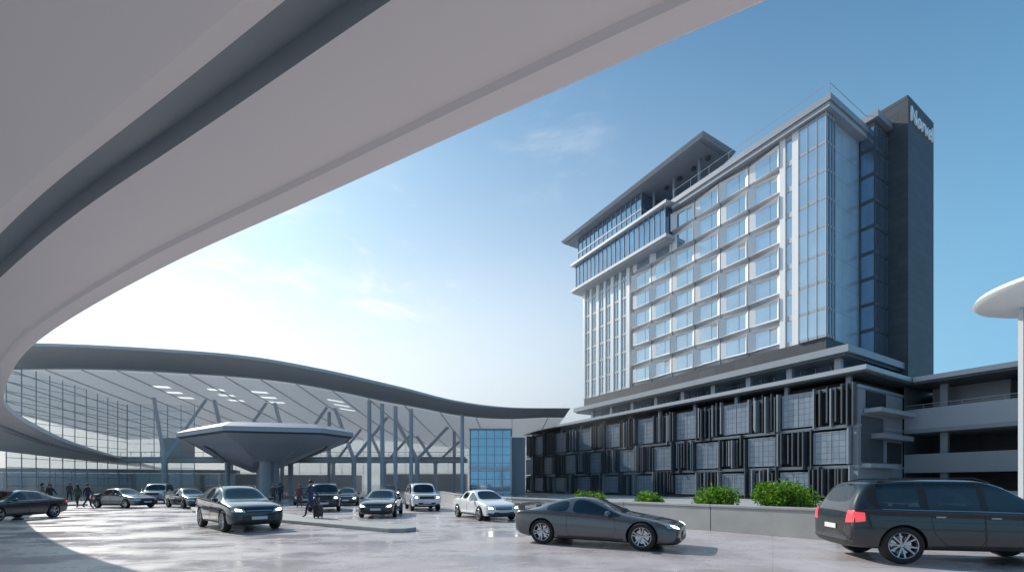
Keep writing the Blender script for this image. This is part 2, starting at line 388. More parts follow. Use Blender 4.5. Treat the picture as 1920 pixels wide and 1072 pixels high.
g.box(8.6,18.3,-.4,41.8,44.3,44.9,'fascia')
g.box(8.0,11.97,-2.0,3.5,45.3,46.1,'grey'); g.box(8.4,11.98,-1.5,3,44.6,45.3,'dgrey')
for s in range(0,22,3): g.box(-.80,-.77,s-.83,s-.80,44.85,46.1,'mgrey')
g.beam((-.8,-.8,46.1),(-.8,20.4,46.1),.04,.04,'mgrey'); g.beam((-.8,-.8,46.1),(8.4,-.8,46.1),.04,.04,'mgrey')
for t_ in range(0,9,3): g.box(t_-.82,t_-.79,-.82,-.79,44.85,46.1,'mgrey')
g.build('parapet',H)
g=MB(); g.box(8.4,11.98,-1.5,2.9,16.6,44.6,'bglass2')
for j in range(10):
    z=17+FH*j
    if z<44: g.box(8.34,12.0,-1.56,2.9,z,z+.4,'dgrey')
for t_ in (8.42,9.6,10.8,11.95): g.box(t_-.04,t_+.04,-1.60,-1.5,16.6,44.6,'dgrey')
for s in (-1.5,-.1): g.box(8.30,8.4,s-.04,s+.04,16.6,44.6,'dgrey')
g.build('glazed_bay',H)
g=MB()
g.box(-2.4,13.5,-3.2,42.3,15.6,16.35,'grey'); g.box(-2.0,13,-2.8,42,15.35,15.6,'dgrey')
g.box(1.5,17,-1.2,41,13,15.4,'bglass2')
for s in range(-2,43,5): g.box(-1.2,-.6,s,s+.6,13.2,15.4,'grey')
s=0
while s<41: g.box(1.38,1.5,s,s+.1,13.2,15.4,'grey'); s+=1.6
g.build('transfer_level',H)
cu=bpy.data.curves.new('sign_letters','FONT'); cu.body='Norvel'; cu.size=2.5; cu.extrude=.08; cu.align_x='CENTER'
so=bpy.data.objects.new('sign_letters',cu); COL.objects.link(so); so.parent=H; so.location=(15.9,-3.62,45.5); so.rotation_euler=(R(90),0,0)
so.data.materials.append(emat('sign_letter_face',(.6,.78,.9),.12))

# ------------------------------------------------------------------ podium
Pd=empty('hotel_parking_podium',C0,RZ)
g=MB()
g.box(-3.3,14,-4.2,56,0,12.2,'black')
for z in (3.35,7.45,11.35): g.box(-4.25,14.1,-4.8,56.3,z,z+.32,'fascia')
g.box(-3.9,14.05,-4.6,56.2,0,.3,'dgrey')
g.box(-5.4,14.3,-5.9,57,12.75,13.2,'fascia'); g.box(-5.0,14,-5.5,56.7,12.6,12.75,'dgrey')
for s in range(-4,56,6): g.box(-3.9,-3.4,s,s+.4,11.6,12.6,'grey')
g.build('podium_structure',Pd)
g=MB(); rnd=random.Random(5)
levels=[(.35,3.3),(3.75,7.4),(7.85,11.8)]
for li,(z0,z1) in enumerate(levels):
    off=[0,3.4,0.2][li]
    s=-4.6-off; 
    while s<56:
        a=s; b=s+3.9; c=s+7.15
        q=a+.15; 
        while q<b:
            if -4.7<q<56:
                dz0=rnd.choice([0,.0,-.25,.25,-.4]); dz1=rnd.choice([0,.0,.3,-.25,.15]); dp=rnd.uniform(.35,.75)
                tw=rnd.uniform(-.1,.1)
                g.hexa([(-4.35-dp,q+tw,z0+dz0),(-4.3,q,z0+dz0),(-4.3,q+.13,z0+dz0),(-4.35-dp,q+.13+tw,z0+dz0),(-4.35-dp,q+tw,z1+dz1),(-4.3,q,z1+dz1),(-4.3,q+.13,z1+dz1),(-4.35-dp,q+.13+tw,z1+dz1)],'dgrey' if rnd.random()<.7 else 'grey')
            q+=rnd.choice([.42,.5,.62])
        if b<55.5 and c>-4.6:
            bb=max(b+.1,-4.6); cc=min(c-.1,56)
            g.box(-4.45,-4.33,bb,cc,z0+.15,z1-.3,'mesh')
            g.box(-4.50,-4.30,bb-.06,bb,z0+.1,z1-.25,'mgrey'); g.box(-4.50,-4.30,cc,cc+.06,z0+.1,z1-.25,'mgrey')
            g.box(-4.52,-4.30,bb,cc,z1-.3,z1-.24,'mgrey'); g.box(-4.52,-4.30,bb,cc,z0+.09,z0+.15,'mgrey')
            g.box(-4.49,-4.44,(bb+cc)/2-.03,(bb+cc)/2+.03,z0+.15,z1-.3,'mgrey')
        s+=7.15
g.build('screen_panels_and_fins',Pd)
g=MB()
g.box(-4.1,6.5,-4.75,-4.25,0,11.3,'deck')
g.box(-3.0,5.8,-6.2,-4.8,8.9,9.3,'mgrey'); g.box(-1.5,6.3,-5.8,-4.8,6.4,6.9,'deck'); g.box(-3.6,3.0,-5.6,-4.8,3.4,3.8,'mgrey')
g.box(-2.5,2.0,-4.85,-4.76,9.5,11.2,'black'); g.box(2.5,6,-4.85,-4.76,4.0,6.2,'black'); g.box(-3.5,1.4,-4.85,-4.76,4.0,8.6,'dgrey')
g.build('podium_end_wall',Pd)
W=empty('parking_garage_wing',C0,RZ)
g=MB()
g.box(5.4,17,-40,-6,12.7,13.2,'fascia'); g.box(5.8,16.5,-39,-6.1,12.5,12.7,'dgrey')
g.box(6.4,16,-40,-4.9,7.3,7.7,'deck'); g.box(6.5,6.9,-40,-4.9,7.7,9.9,'mgrey')
g.box(6.4,16,-40,-4.9,3.0,3.3,'deck'); g.box(6.5,6.9,-40,-4.9,3.3,5.0,'deck')
g.box(15.5,16.2,-40,-4.9,0,12.6,'slate')
g.box(6.6,15.5,-4.95,-4.86,0,12.5,'dgrey')
for s in (-8,-14,-20,-26): g.box(8.2,8.8,s,s+.6,0,12.5,'grey')
g.box(11,15.4,-12,-6,7.7,12.5,'grey')
g.beam((6.6,-40,10.35),(6.6,-5,10.35),.06,.06,'grey'); g.beam((6.6,-40,10.1),(6.6,-5,10.1),.03,.03,'grey')
s=-38
while s<-5: g.box(6.57,6.63,s-.02,s+.02,9.9,10.35,'grey'); s+=1.5
g.box(6.7,10,-40,-8,.0,1.1,'conc')
g.build('decks_and_columns',W)
E=empty('elevator_tower_with_round_canopy',(32.4,25.2,.75),R(10))
g=MB()
g.lathe([(0,13.0),(2.2,13.0),(4.15,12.45),(4.3,12.2),(4.15,12.0),(3.6,11.75),(1.9,11.45),(1.2,11.2),(0,11.2)],'white',48)
g.build('round_canopy',E,smooth=True)
g=MB()
for x in (-1.6,1.6):
    for y in (-1.6,1.6): g.box(x-.12,x+.12,y-.12,y+.12,-.75,11.5,'lgrey')
for z in range(1,12,2):
    g.box(-1.6,1.6,-1.68,-1.56,z,z+.15,'lgrey'); g.box(-1.68,-1.56,-1.6,1.6,z,z+.15,'lgrey')
g.box(-.9,.9,-.9,.9,-.75,11.3,'grey')
g.build('lift_shaft_frame',E)
g=MB(); g.face([(-1.6,-1.6,.2),(1.6,-1.6,.2),(1.6,-1.6,11.2),(-1.6,-1.6,11.2)],'rail'); g.face([(-1.6,-1.6,.2),(-1.6,1.6,.2),(-1.6,1.6,11.2),(-1.6,-1.6,11.2)],'rail'); g.build('lift_glass',E)

# ------------------------------------------------------------------ airport terminal
T=empty('airport_terminal')
zk=[(-110,22.4),(-90,22.7),(-71.6,22.8),(-56.5,22.2),(-40.5,21),(-28.6,19),(-16.7,16.3),(-8.7,14.3),(-.8,13.25),(8.7,13.1)]
zc_=catmull([(a,b,0) for a,b in zk],12)
def ZR0(x):
    for i in range(len(zc_)-1):
        if zc_[i].x<=x<=zc_[i+1].x:
            t=(x-zc_[i].x)/(zc_[i+1].x-zc_[i].x); return zc_[i].y*(1-t)+zc_[i+1].y*t
    return zc_[0].y if x<zc_[0].x else zc_[-1].y
def drop(x,y): return max(0,(y-74)/52)*6.0*max(0,min(1,(8-x)/60))
def ZR(x,y=66): return ZR0(x)-drop(x,y)
g=MB()
xs=[-110+1.0*i for i in range(119)]+[8.7]
def thick(x): return max(.12,min(1,(8.7-x)/30))
ys=[66,68.2,68.21,70.4,70.41,73]+[74+i for i in range(0,53)]
holes=set()
for cx in (-66,-56,-48,-34):
    for yy in (81,84,87):
        for dx in range(3): holes.add((int(cx+dx),yy))
def zb(x,y):
    th=thick(x)
    if y<68.21: b=.45+(y-66)*.18
    elif y<70.41: b=.75+(y-68.2)*.18
    elif y<74: b=1.05+(y-70.4)*.22
    else: b=1.85+ .5*math.sin((y-74)/52*math.pi)
    return ZR(x,y)-b*th
for i in range(len(xs)-1):
    a,b=xs[i],xs[i+1]
    for j in range(len(ys)-1):
        y0,y1=ys[j],ys[j+1]
        if y0>=74 and (int(a),int(y0)) in holes: continue
        g.face([(a,y0,zb(a,y0)),(b,y0,zb(b,y0)),(b,y1,zb(b,y1)),(a,y1,zb(a,y1))],'tsoff' if y0>=74 else 'troof')  # soffit has no upper layer, left off to let sunlight through
    g.face([(a,66,ZR(a)),(b,66,ZR(b)),(b,74,ZR(b,74)),(a,74,ZR(a,74))],'lgrey')
    g.face([(a,74,ZR(a,74)),(b,74,ZR(b,74)),(b,74,zb(b,74)),(a,74,zb(a,74))],'lgrey')
    g.face([(a,66,ZR(a)),(b,66,ZR(b)),(b,66,zb(b,66)),(a,66,zb(a,66))],'fascia')
g.build('wave_roof',T,smooth=True)
g=MB()
for X in range(-108,8,6):
    yy=74
    while yy<125:
        y2=min(125,yy+6.4); g.beam((X,yy,zb(X,yy)-.08),(X,y2,zb(X,y2)-.08),.10,.16,'lgrey'); yy=y2
for X in (-66,-54,-42,-30,-18):
    for Yb in (84,104):
        base=(X,Yb,6.5)
        for dx in (-5.2,5.2):
            tx=X+dx; g.beam(base,(tx,Yb+4,zb(tx,Yb+4)),.5,.5,'tsteel')
        g.cyl(X,Yb,.45,0,6.6,'tsteel',12)
for X in (-24.5,-22.3,-20.0,-17.3): g.cyl(X,76,.34,0,zb(X,76),'tsteel',14)
for X in (-8.1,): g.cyl(X,72,.3,0,zb(X,76),'tsteel',14)
for X in (-38,-12): g.cyl(X,92,.34,0,zb(X,92),'tsteel',14)
g.build('struts_and_columns',T)
g=MB()
g.box(-78,-9,86,90,6.1,6.9,'lgrey')
g.box(-78,-9,85.9,86,6.9,7.1,'mgrey')
x=-78
while x<-9: g.box(x,x+.06,85.9,85.96,7.1,8.0,'mgrey'); x+=2
g.beam((-78,85.93,8.0),(-9,85.93,8.0),.08,.08,'mgrey')
g.box(-70,-66,88,92,6.9,11,'lgrey')
g.box(-64,-40,112,118,0,4.2,'lgrey'); g.box(-34,-12,115,120,0,4.5,'lgrey')
g.build('pedestrian_bridge',T)
def gwall(p,q,z0,z1fn,stepx,stepz,name,w=.12,mat='tglass',mm='tsteel'):
    a=MB(); b=MB(); p=Vector(p);q=Vector(q);d=q-p;Ln=d.length;d.normalize()
    n=int(Ln/stepx)
    for i in range(n+1):
        u=p+d*(Ln*i/n); zt=z1fn(u.x,u.y); a.beam((u.x,u.y,z0),(u.x,u.y,zt),w,w,mm)
        if i<n:
            v=p+d*(Ln*(i+1)/n); zt2=z1fn(v.x,v.y)
            b.face([(u.x,u.y,z0),(v.x,v.y,z0),(v.x,v.y,zt2),(u.x,u.y,zt)],mat)
            z=z0
            while z<min(zt,zt2): a.beam((u.x,u.y,z),(v.x,v.y,z),w*.8,w*.8,mm); z+=stepz
    a.build(name+'_mullions',T); b.build(name+'_glass',T)
gwall((-80,70),(-80,92),0,lambda x,y:zb(x,max(y,75))-.05,2.2,1.5,'side_wall',.10,'tglass','lgrey')
gwall((-80,92),(-66,92),0,lambda x,y:zb(x,y)-.05,2.4,1.7,'return_wall',.10,'tglass','lgrey')
gwall((-78,125),(6,125),0,lambda x,y:zb(x,y)-.05,6,5.0,'rear_wall',.10)
gwall((-6.7,71),(-.2,71),0,lambda x,y:10.4,1.1,1.3,'entry_block_front',.12,'bglass','lgrey')
gwall((-6.7,80),(-6.7,71),0,lambda x,y:10.4,1.1,1.3,'entry_block_side',.12,'bglass','lgrey')
g=MB(); g.box(-6.6,-.3,71.15,80,0,10.35,'lgrey'); g.box(-6.9,0,70.8,80.2,10.4,10.7,'fascia'); g.box(-.1,2.2,74,84,0,9.6,'grey'); g.build('entry_block',T)
gwall((-112,80),(-60,96),0.15,lambda x,y:4.2,2.5,1.9,'arrivals_front',.14)
g=MB(); g.prism([(-112,80.3),(-60,96.3),(-62,101),(-114,86)],4.2,4.9,'lgrey'); g.prism([(-113,90),(-60,104),(-60,104.4),(-113,90.4)],0,4.2,'lgrey'); g.build('arrivals_low_building',T)

# ------------------------------------------------------------------ haze
hz=MB(); hz.box(-260,34,62,260,.05,34,'white')
hm=bpy.data.materials.new('haze'); t=nt(hm); 
for n_ in list(t.nodes):
    if n_.type!='OUTPUT_MATERIAL': t.nodes.remove(n_)
vs=t.nodes.new('ShaderNodeVolumeScatter'); vs.inputs['Density'].default_value=.007; vs.inputs['Anisotropy'].default_value=.55; vs.inputs['Color'].default_value=(.98,.99,1,1)
t.links.new(vs.outputs[0],[n_ for n_ in t.nodes if n_.type=='OUTPUT_MATERIAL'][0].inputs['Volume'])
hz.mats=[hm]; hz.build('haze')

# ------------------------------------------------------------------ shrubs
M['bark']=pmat('bark',(.12,.09,.06),.9)
leafA=leaf_mat('leaf_light',(.13,.23,.03)); leafB=leaf_mat('leaf_mid',(.08,.17,.02)); leafC=leaf_mat('leaf_dark',(.04,.10,.015))
def shrub(name,cx,cy,rx,rz,seed):
    rn=random.Random(seed); e=empty(name,(cx,cy,0)); g=MB()
    ms=[leafA,leafB,leafC]
    blobs=[(rn.uniform(-rx,rx)*.8,rn.uniform(-.5,.5),rz*rn.uniform(.45,.8),rn.uniform(.28,.5)) for _ in range(13)]
    for bx,by,bz,br in blobs:
        for _ in range(520):
            d=Vector((rn.gauss(0,1),rn.gauss(0,1),rn.gauss(0,1))).normalized()*br*(rn.random()**.35)*rn.uniform(.8,1.45)
            p=Vector((bx,by,bz))+d
            if p.z<.05: continue
            a=Vector((rn.gauss(0,1),rn.gauss(0,1),rn.gauss(.3,1))).normalized()
            b=a.cross(Vector((rn.random(),rn.random(),rn.random()))).normalized()
            l=rn.uniform(.05,.10); w=l*.35
            k=rn.choice(ms)
            g.face([p-a*l,p+b*w,p+a*l,p-b*w],k)
    g.build('foliage',e)
    g=MB()
    for bx,by,bz,br in blobs: g.beam((bx*.3,by*.3,0),(bx,by,bz),.03,.03,'bark')
    g.build('stems',e)
shrub('shrub',10.0,16.2,.95,1.85,1)
shrub('shrub',7.9,17.5,.6,1.6,2)
shrub('shrub',6.6,21.5,.5,1.15,3)
shrub('shrub',4.6,26,.7,1.1,4)

# ------------------------------------------------------------------ cars
def skin_section(x,zs,belt,zt,w,wr):
    dz=zt-belt
    return [(x,0,zs),(x,.80*w,zs),(x,.955*w,zs+.07),(x,w,zs+.36*(belt-zs)),(x,.992*w,zs+.74*(belt-zs)),(x,.955*w,belt-.01),(x,.925*w,belt+min(.025,.25*dz)),
            (x,wr,zt-min(.085,.3*dz)),(x,wr*.86,zt-min(.025,.15*dz)),(x,0,zt)]
TYPES={
'coupe':dict(L=4.67,R=.355,ax=(1.42,-1.38),st=[
 (2.33,.24,.50,.55,.62,.46,'H'),(2.26,.15,.60,.66,.82,.60,'H'),(2.0,.13,.68,.745,.92,.72,'H'),(1.4,.14,.76,.85,.955,.77,'H'),(.85,.15,.81,.93,.945,.78,'W'),
 (.60,.15,.83,1.03,.94,.72,'W'),(.02,.15,.87,1.31,.94,.59,'S'),(-.30,.15,.885,1.37,.94,.575,'S'),(-.50,.15,.895,1.365,.945,.57,'P'),(-.60,.15,.90,1.355,.945,.57,'S'),(-.95,.15,.92,1.30,.955,.565,'R'),(-1.30,.15,.94,1.19,.965,.58,'Q'),
 (-1.72,.17,.955,1.03,.96,.64,'H'),(-2.05,.2,.955,.995,.94,.68,'H'),(-2.26,.28,.90,.975,.88,.68,'H'),(-2.33,.38,.80,.87,.78,.6,'H')]),
'sedan':dict(L=4.7,R=.33,ax=(1.42,-1.38),st=[
 (2.33,.28,.55,.62,.60,.45,'H'),(2.25,.2,.68,.74,.80,.60,'H'),(2.0,.18,.76,.82,.87,.68,'H'),(1.4,.18,.84,.93,.90,.74,'H'),(1.0,.18,.88,.98,.90,.75,'W'),
 (.75,.18,.89,1.10,.90,.70,'W'),(.22,.18,.91,1.40,.90,.60,'S'),(-.05,.18,.92,1.455,.905,.585,'P'),(-.15,.18,.92,1.46,.905,.585,'S'),(-.95,.18,.94,1.42,.905,.58,'P'),(-1.05,.18,.94,1.39,.905,.58,'R'),(-1.4,.18,.95,1.24,.905,.60,'Q'),
 (-1.75,.2,.96,1.06,.90,.66,'H'),(-2.1,.22,.95,1.03,.88,.68,'H'),(-2.28,.3,.90,.98,.82,.64,'H'),(-2.34,.4,.78,.86,.74,.58,'H')]),
'suv':dict(L=4.9,R=.385,ax=(1.47,-1.45),st=[
 (2.40,.36,.68,.76,.68,.52,'H'),(2.32,.26,.82,.90,.84,.62,'H'),(2.05,.23,.92,1.0,.93,.70,'H'),(1.45,.23,1.0,1.1,.96,.76,'H'),(1.05,.23,1.03,1.15,.96,.78,'W'),
 (.80,.23,1.04,1.28,.96,.74,'W'),(.30,.23,1.06,1.58,.96,.66,'S'),(-.02,.23,1.08,1.66,.965,.65,'P'),(-.12,.23,1.08,1.67,.965,.65,'S'),(-1.0,.23,1.11,1.65,.97,.64,'P'),(-1.1,.23,1.12,1.64,.97,.64,'S'),(-1.65,.24,1.15,1.56,.96,.64,'R'),
 (-2.0,.25,1.17,1.40,.95,.66,'R'),(-2.2,.28,1.15,1.22,.93,.70,'H'),(-2.36,.36,1.02,1.08,.88,.68,'H'),(-2.42,.46,.85,.92,.78,.6,'H')]),
'wagon':dict(L=5.05,R=.40,ax=(1.55,-1.53),st=[
 (2.48,.42,.72,.84,.70,.55,'H'),(2.40,.30,.86,.98,.86,.66,'H'),(2.15,.27,.98,1.08,.94,.74,'H'),(1.5,.27,1.05,1.16,.96,.78,'H'),(1.12,.27,1.07,1.2,.96,.79,'W'),
 (.90,.27,1.08,1.34,.96,.76,'W'),(.38,.27,1.10,1.73,.96,.71,'S'),(.02,.27,1.11,1.81,.965,.70,'P'),(-.09,.27,1.115,1.82,.965,.70,'S'),(-1.05,.27,1.13,1.83,.97,.70,'P'),(-1.17,.27,1.13,1.83,.97,.70,'S'),(-1.95,.28,1.15,1.80,.96,.70,'P'),(-2.16,.29,1.16,1.75,.955,.70,'R'),
 (-2.38,.31,1.17,1.30,.94,.72,'H'),(-2.45,.34,1.08,1.16,.92,.72,'H'),(-2.50,.44,.95,1.02,.86,.68,'H')]),
'boxy':dict(L=4.7,R=.39,ax=(1.42,-1.40),st=[
 (2.32,.38,.84,.95,.78,.66,'H'),(2.27,.28,.98,1.06,.88,.74,'H'),(2.0,.26,1.04,1.12,.95,.80,'H'),(1.45,.26,1.07,1.15,.96,.82,'H'),(1.02,.26,1.08,1.18,.96,.82,'W'),
 (.85,.26,1.09,1.34,.96,.79,'W'),(.50,.26,1.10,1.74,.96,.74,'S'),(.02,.26,1.11,1.82,.965,.73,'P'),(-.08,.26,1.11,1.825,.965,.73,'S'),(-1.0,.26,1.12,1.82,.97,.73,'P'),(-1.1,.26,1.12,1.82,.97,.73,'S'),(-1.85,.26,1.13,1.79,.965,.73,'P'),(-2.05,.27,1.13,1.76,.96,.73,'R'),
 (-2.22,.28,1.14,1.28,.95,.75,'H'),(-2.30,.32,1.05,1.14,.93,.75,'H'),(-2.34,.42,.9,.98,.87,.7,'H')]),
}
paint_slot=pmat('car_paint_default',(.1,.1,.1),.3,.4,coat=1)
dg=lambda: bpy.context.evaluated_depsgraph_get()
def build_body(tn):
    T_=TYPES[tn]; st=T_['st']
    verts=[];faces=[];mi=[]
    n=18
    def ring(s):
        h=skin_section(*s[:6]); return h+[(a,-b,c) for a,b,c in reversed(h[1:-1])]
    for s in st: verts+=ring(s)
    def cell(j): return j if j<9 else 17-j
    for i in range(len(st)-1):
        fl=st[i][6]
        for j in range(n):
            k=(j+1)%n; c=cell(j)
            faces.append((i*n+j,(i+1)*n+j,(i+1)*n+k,i*n+k))
            m=0
            if c<=1: m=2
            if fl=='W' and c in(8,6): m=1
            if fl=='S' and c==6: m=1
            if fl=='R' and c in (8,6): m=1
            if fl=='Q' and c==8: m=1
            if tn in('wagon','boxy') and fl=='P' and c==6: m=2
            if tn in('wagon','boxy') and fl=='R' and c==6: m=0
            mi.append(m)
    faces.append(tuple(range(n))); mi.append(0); m_=(len(st)-1)*n
    faces.append(tuple(m_+q for q in reversed(range(n)))); mi.append(0)
    me=bpy.data.meshes.new(tn); me.from_pydata(verts,[],faces)
    for m in (paint_slot,M['cglass'],M['trim']): me.materials.append(m)
    me.polygons.foreach_set('material_index',mi); me.update()
    import bmesh
    bm=bmesh.new(); bm.from_mesh(me); bmesh.ops.recalc_face_normals(bm,faces=bm.faces)
    cl=bm.edges.layers.float.get('crease_edge') or bm.edges.layers.float.new('crease_edge')
    for e in bm.edges:
        ms={f.material_index for f in e.link_faces}
        if len(ms)>1: e[cl]=.55
    bm.to_mesh(me); bm.free()
    ob=bpy.data.objects.new('tmp',me); COL.objects.link(ob)
    ss=ob.modifiers.new('s','SUBSURF'); ss.levels=2; ss.render_levels=2
    cut=MB(); Rc=T_['R']+.045
    for ax in T_['ax']:
        for sg in (1,-1):
            y0,y1=(.62,1.3) if sg>0 else(-1.3,-.62)
            b0=len(cut.v); N_=40
            for y in(y0,y1):
                for i in range(N_):
                    a=2*math.pi*i/N_; cut.v.append((ax+Rc*math.cos(a),y,T_['R']+Rc*math.sin(a)))
            for i in range(N_):
                j=(i+1)%N_; cut.f.append((b0+i,b0+N_+i,b0+N_+j,b0+j)); cut.m.append(0)
            cut.f.append(tuple(b0+i for i in range(N_))); cut.m.append(0)
            cut.f.append(tuple(b0+N_+i for i in reversed(range(N_)))); cut.m.append(0)
    cut.mats=[M['trim']]
    co=cut.build('cut')
    bo=ob.modifiers.new('b','BOOLEAN'); bo.object=co; bo.operation='DIFFERENCE'; bo.solver='EXACT'
    bpy.context.view_layer.update()
    new=bpy.data.meshes.new_from_object(ob.evaluated_get(dg()))
    bpy.data.objects.remove(ob); bpy.data.objects.remove(co)
    for p in new.polygons:
        c=p.center
        for ax in T_['ax']:
            if math.hypot(c.x-ax,c.z-T_['R'])<Rc+.004 and abs(c.y)>.6: p.material_index=2
    new.polygons.foreach_set('use_smooth',[True]*len(new.polygons)); new.set_sharp_from_angle(angle=R(40))
    new.name=tn+'_body'
    return new
def make_wheel(style):
    g=MB()
    g.lathe([(.70,-.28),(.80,-.33),(.93,-.31),(.985,-.24),(1,-.12),(1,.12),(.985,.24),(.93,.31),(.70,.30)],'tyre',40,'Y')
    g.lathe([(.72,-.28),(.70,-.30),(.665,-.28),(.64,-.18),(.62,.28)],'rim',40,'Y')
    g.lathe([(0,-.02),(.5,-.02),(.5,.02),(0,.02)],'chrome',30,'Y'); g.lathe([(.0,.1),(.66,.1)],'trim',24,'Y')
    ns=5
    for i in range(ns):
        for da in ((-.14,.14) if style else (-.11,.11)):
            a=2*math.pi*i/ns+da*.6; b=2*math.pi*i/ns+da*1.9*(1 if style else .9)
            p0=Vector((.10*math.cos(a),0,.10*math.sin(a))); p1=Vector((.67*math.cos(b),0,.67*math.sin(b)))
            d=(p1-p0).normalized(); u=Vector((-d.z,0,d.x))
            w0,w1=.05,.055
            g.hexa([p0-u*w0+Vector((0,-.1,0)),p0+u*w0+Vector((0,-.1,0)),p1+u*w1+Vector((0,-.16,0)),p1-u*w1+Vector((0,-.16,0)),
                    p0-u*w0*.8+Vector((0,-.19,0)),p0+u*w0*.8+Vector((0,-.19,0)),p1+u*w1*.8+Vector((0,-.26,0)),p1-u*w1*.8+Vector((0,-.26,0))],'rim')
    g.lathe([(0,-.215),(.08,-.215),(.13,-.19),(.14,-.08)],'rim',20,'Y')
    o=g.build('wheel_tmp',smooth=True); me=o.data; bpy.data.objects.remove(o); return me
WH=[make_wheel(0),make_wheel(1)]
BOD={}
def patch(bvh,g,c4,d,nx,ny,k,off=.006):
    d=Vector(d).normalized(); P=[[None]*(ny+1) for _ in range(nx+1)]
    A,B,C,D=[Vector(c) for c in c4]
    for i in range(nx+1):
        for j in range(ny+1):
            u=i/nx;v=j/ny
            p=(A*(1-u)+B*u)*(1-v)+(D*(1-u)+C*u)*v
            h=bvh.ray_cast(p-d*3,d,6)
            if h[0] is not None:
                nn=h[1] if h[1].dot(d)<0 else -h[1]
                if nn.dot(d)<-.12: P[i][j]=h[0]+nn*off
    for i in range(nx):
        for j in range(ny):
            q=[P[i][j],P[i+1][j],P[i+1][j+1],P[i][j+1]]
            if all(x is not None for x in q): g.face(q,k)
class KB(MB):
    def __init__(s): super().__init__(); s.keys=[]
    def mi(s,k):
        if k not in s.keys: s.keys.append(k)
        return s.keys.index(k)
def body_details(tn):
    T_=TYPES[tn]; me=BOD[tn]; Z=T_['st']
    bvh=BVHTree.FromPolygons([v.co for v in me.vertices],[tuple(p.vertices) for p in me.polygons])
    g=KB(); gh=KB(); gt=KB()
    def zb_at(x):
        for i in range(len(Z)-1):
            if Z[i][0]>=x>=Z[i+1][0]:
                t=(Z[i][0]-x)/(Z[i][0]-Z[i+1][0]); return Z[i][2]*(1-t)+Z[i+1][2]*t
        return Z[-1][2]
    tall=tn in('suv','wagon','boxy'); b0=zb_at(2.1); zs=Z[4][1]
    fz=b0-.06
    for s in (1,-1):
        if tn=='boxy': hl=[(0,.52*s,.80),(0,.83*s,.80),(0,.83*s,.97),(0,.52*s,.97)]
        elif tn=='coupe': hl=[(0,.50*s,.52),(0,.86*s,.60),(0,.84*s,.72),(0,.58*s,.63)]
        else: hl=[(0,.46*s,fz-.13),(0,.84*s,fz-.10),(0,.85*s,fz+.05),(0,.50*s,fz-.01)]
        patch(bvh,gh,hl,(-1,0,0),8,4,'LENS')
        c=[Vector(q) for q in hl]; m=sum(c,Vector((0,0,0)))/4
        patch(bvh,gh,[tuple(m+(q-m)*.5) for q in c],(-1,0,0),4,3,'HEAD',.012)
        bz=zb_at(-2.15)
        if tn=='coupe': tl=[(0,.50*s,.70),(0,.84*s,.72),(0,.84*s,.85),(0,.50*s,.85)]
        elif tall: tl=[(0,.66*s,bz-.30),(0,.90*s,bz-.28),(0,.90*s,bz-.03),(0,.70*s,bz-.03)]
        else: tl=[(0,.48*s,bz-.20),(0,.85*s,bz-.18),(0,.84*s,bz-.05),(0,.50*s,bz-.05)]
        patch(bvh,gt,tl,(1,0,0),8,4,'tail')
        if tall:
            patch(bvh,gt,[(-2.42,0,bz-.28),(-2.24,0,bz-.25),(-2.24,0,bz-.07),(-2.42,0,bz-.05)],(0,-s,0),10,6,'tail',.010)
        patch(bvh,g,[(0,.55*s,zs+.10),(0,.80*s,zs+.12),(0,.78*s,zs+.22),(0,.58*s,zs+.20)],(-1,0,0),4,2,'trim')
        def seam(pts,w=.010,k='trim',off=.003):
            for a,b in zip(pts[:-1],pts[1:]):
                A=Vector((a[0],0,a[1]));B=Vector((b[0],0,b[1])); dd=(B-A).normalized(); nn=Vector((-dd.z,0,dd.x))*w/2
                patch(bvh,g,[A-nn,B-nn,B+nn,A+nn],(0,-s,0),max(2,int((B-A).length/.06)),1,k,off)
        zb_=zs+.14
        if tn=='coupe': doors=[(.72,-.62)]
        else: doors=[(.85,-.08),(-.08,-1.05)]
        for a,b in doors:
            seam([(a,zb_at(a)-.03),(a+.03,zb_+.15),(a-.06,zb_),(b+.03 if (tn=='coupe' or b>-.5) else b+.32,zb_),(b if b>-.9 else b+.08,zb_+.25),(b,zb_at(b)-.03)])
        for a,b in doors:
            hz=zb_at(b)-.12; seam([(b+.10,hz),(b+.28,hz)],.028,'chrome' if tall else 'HANDLE',.02)
        axf,axr=T_['ax']; 
        seam([(axf-T_['R']-.12,zs+.10),(axr+T_['R']+.12,zs+.10)],.05,'trim',.008)
        xa=Z[4][0]-.15; xb=-1.35 if tn=='coupe' else (-1.1 if tn=='sedan' else -1.9)
        pts=[(xa+(xb-xa)*q/10, zb_at(xa+(xb-xa)*q/10)+.016) for q in range(11)]
        seam(pts,.016,'chrome' if tn!='coupe' else 'trim',.006)
        if tn in('wagon','suv'):
            seam([(1.9,zb_at(1.9)-.16),(-1.9,zb_at(-1.9)-.22)],.007,'trim',.002)
        mx=Z[5][0]-.02; mz=zb_at(mx)+.09; my=.98
        g.lathe([(0,-.11),(.05,-.10),(.075,-.04),(.08,.03),(.06,.09),(0,.11)],'PAINT',12,'Y',(mx-.03,my*s,mz)); g.beam((mx-.02,.88*s,mz-.06),(mx-.02,my*s,mz-.03),.05,.03,'PAINT')
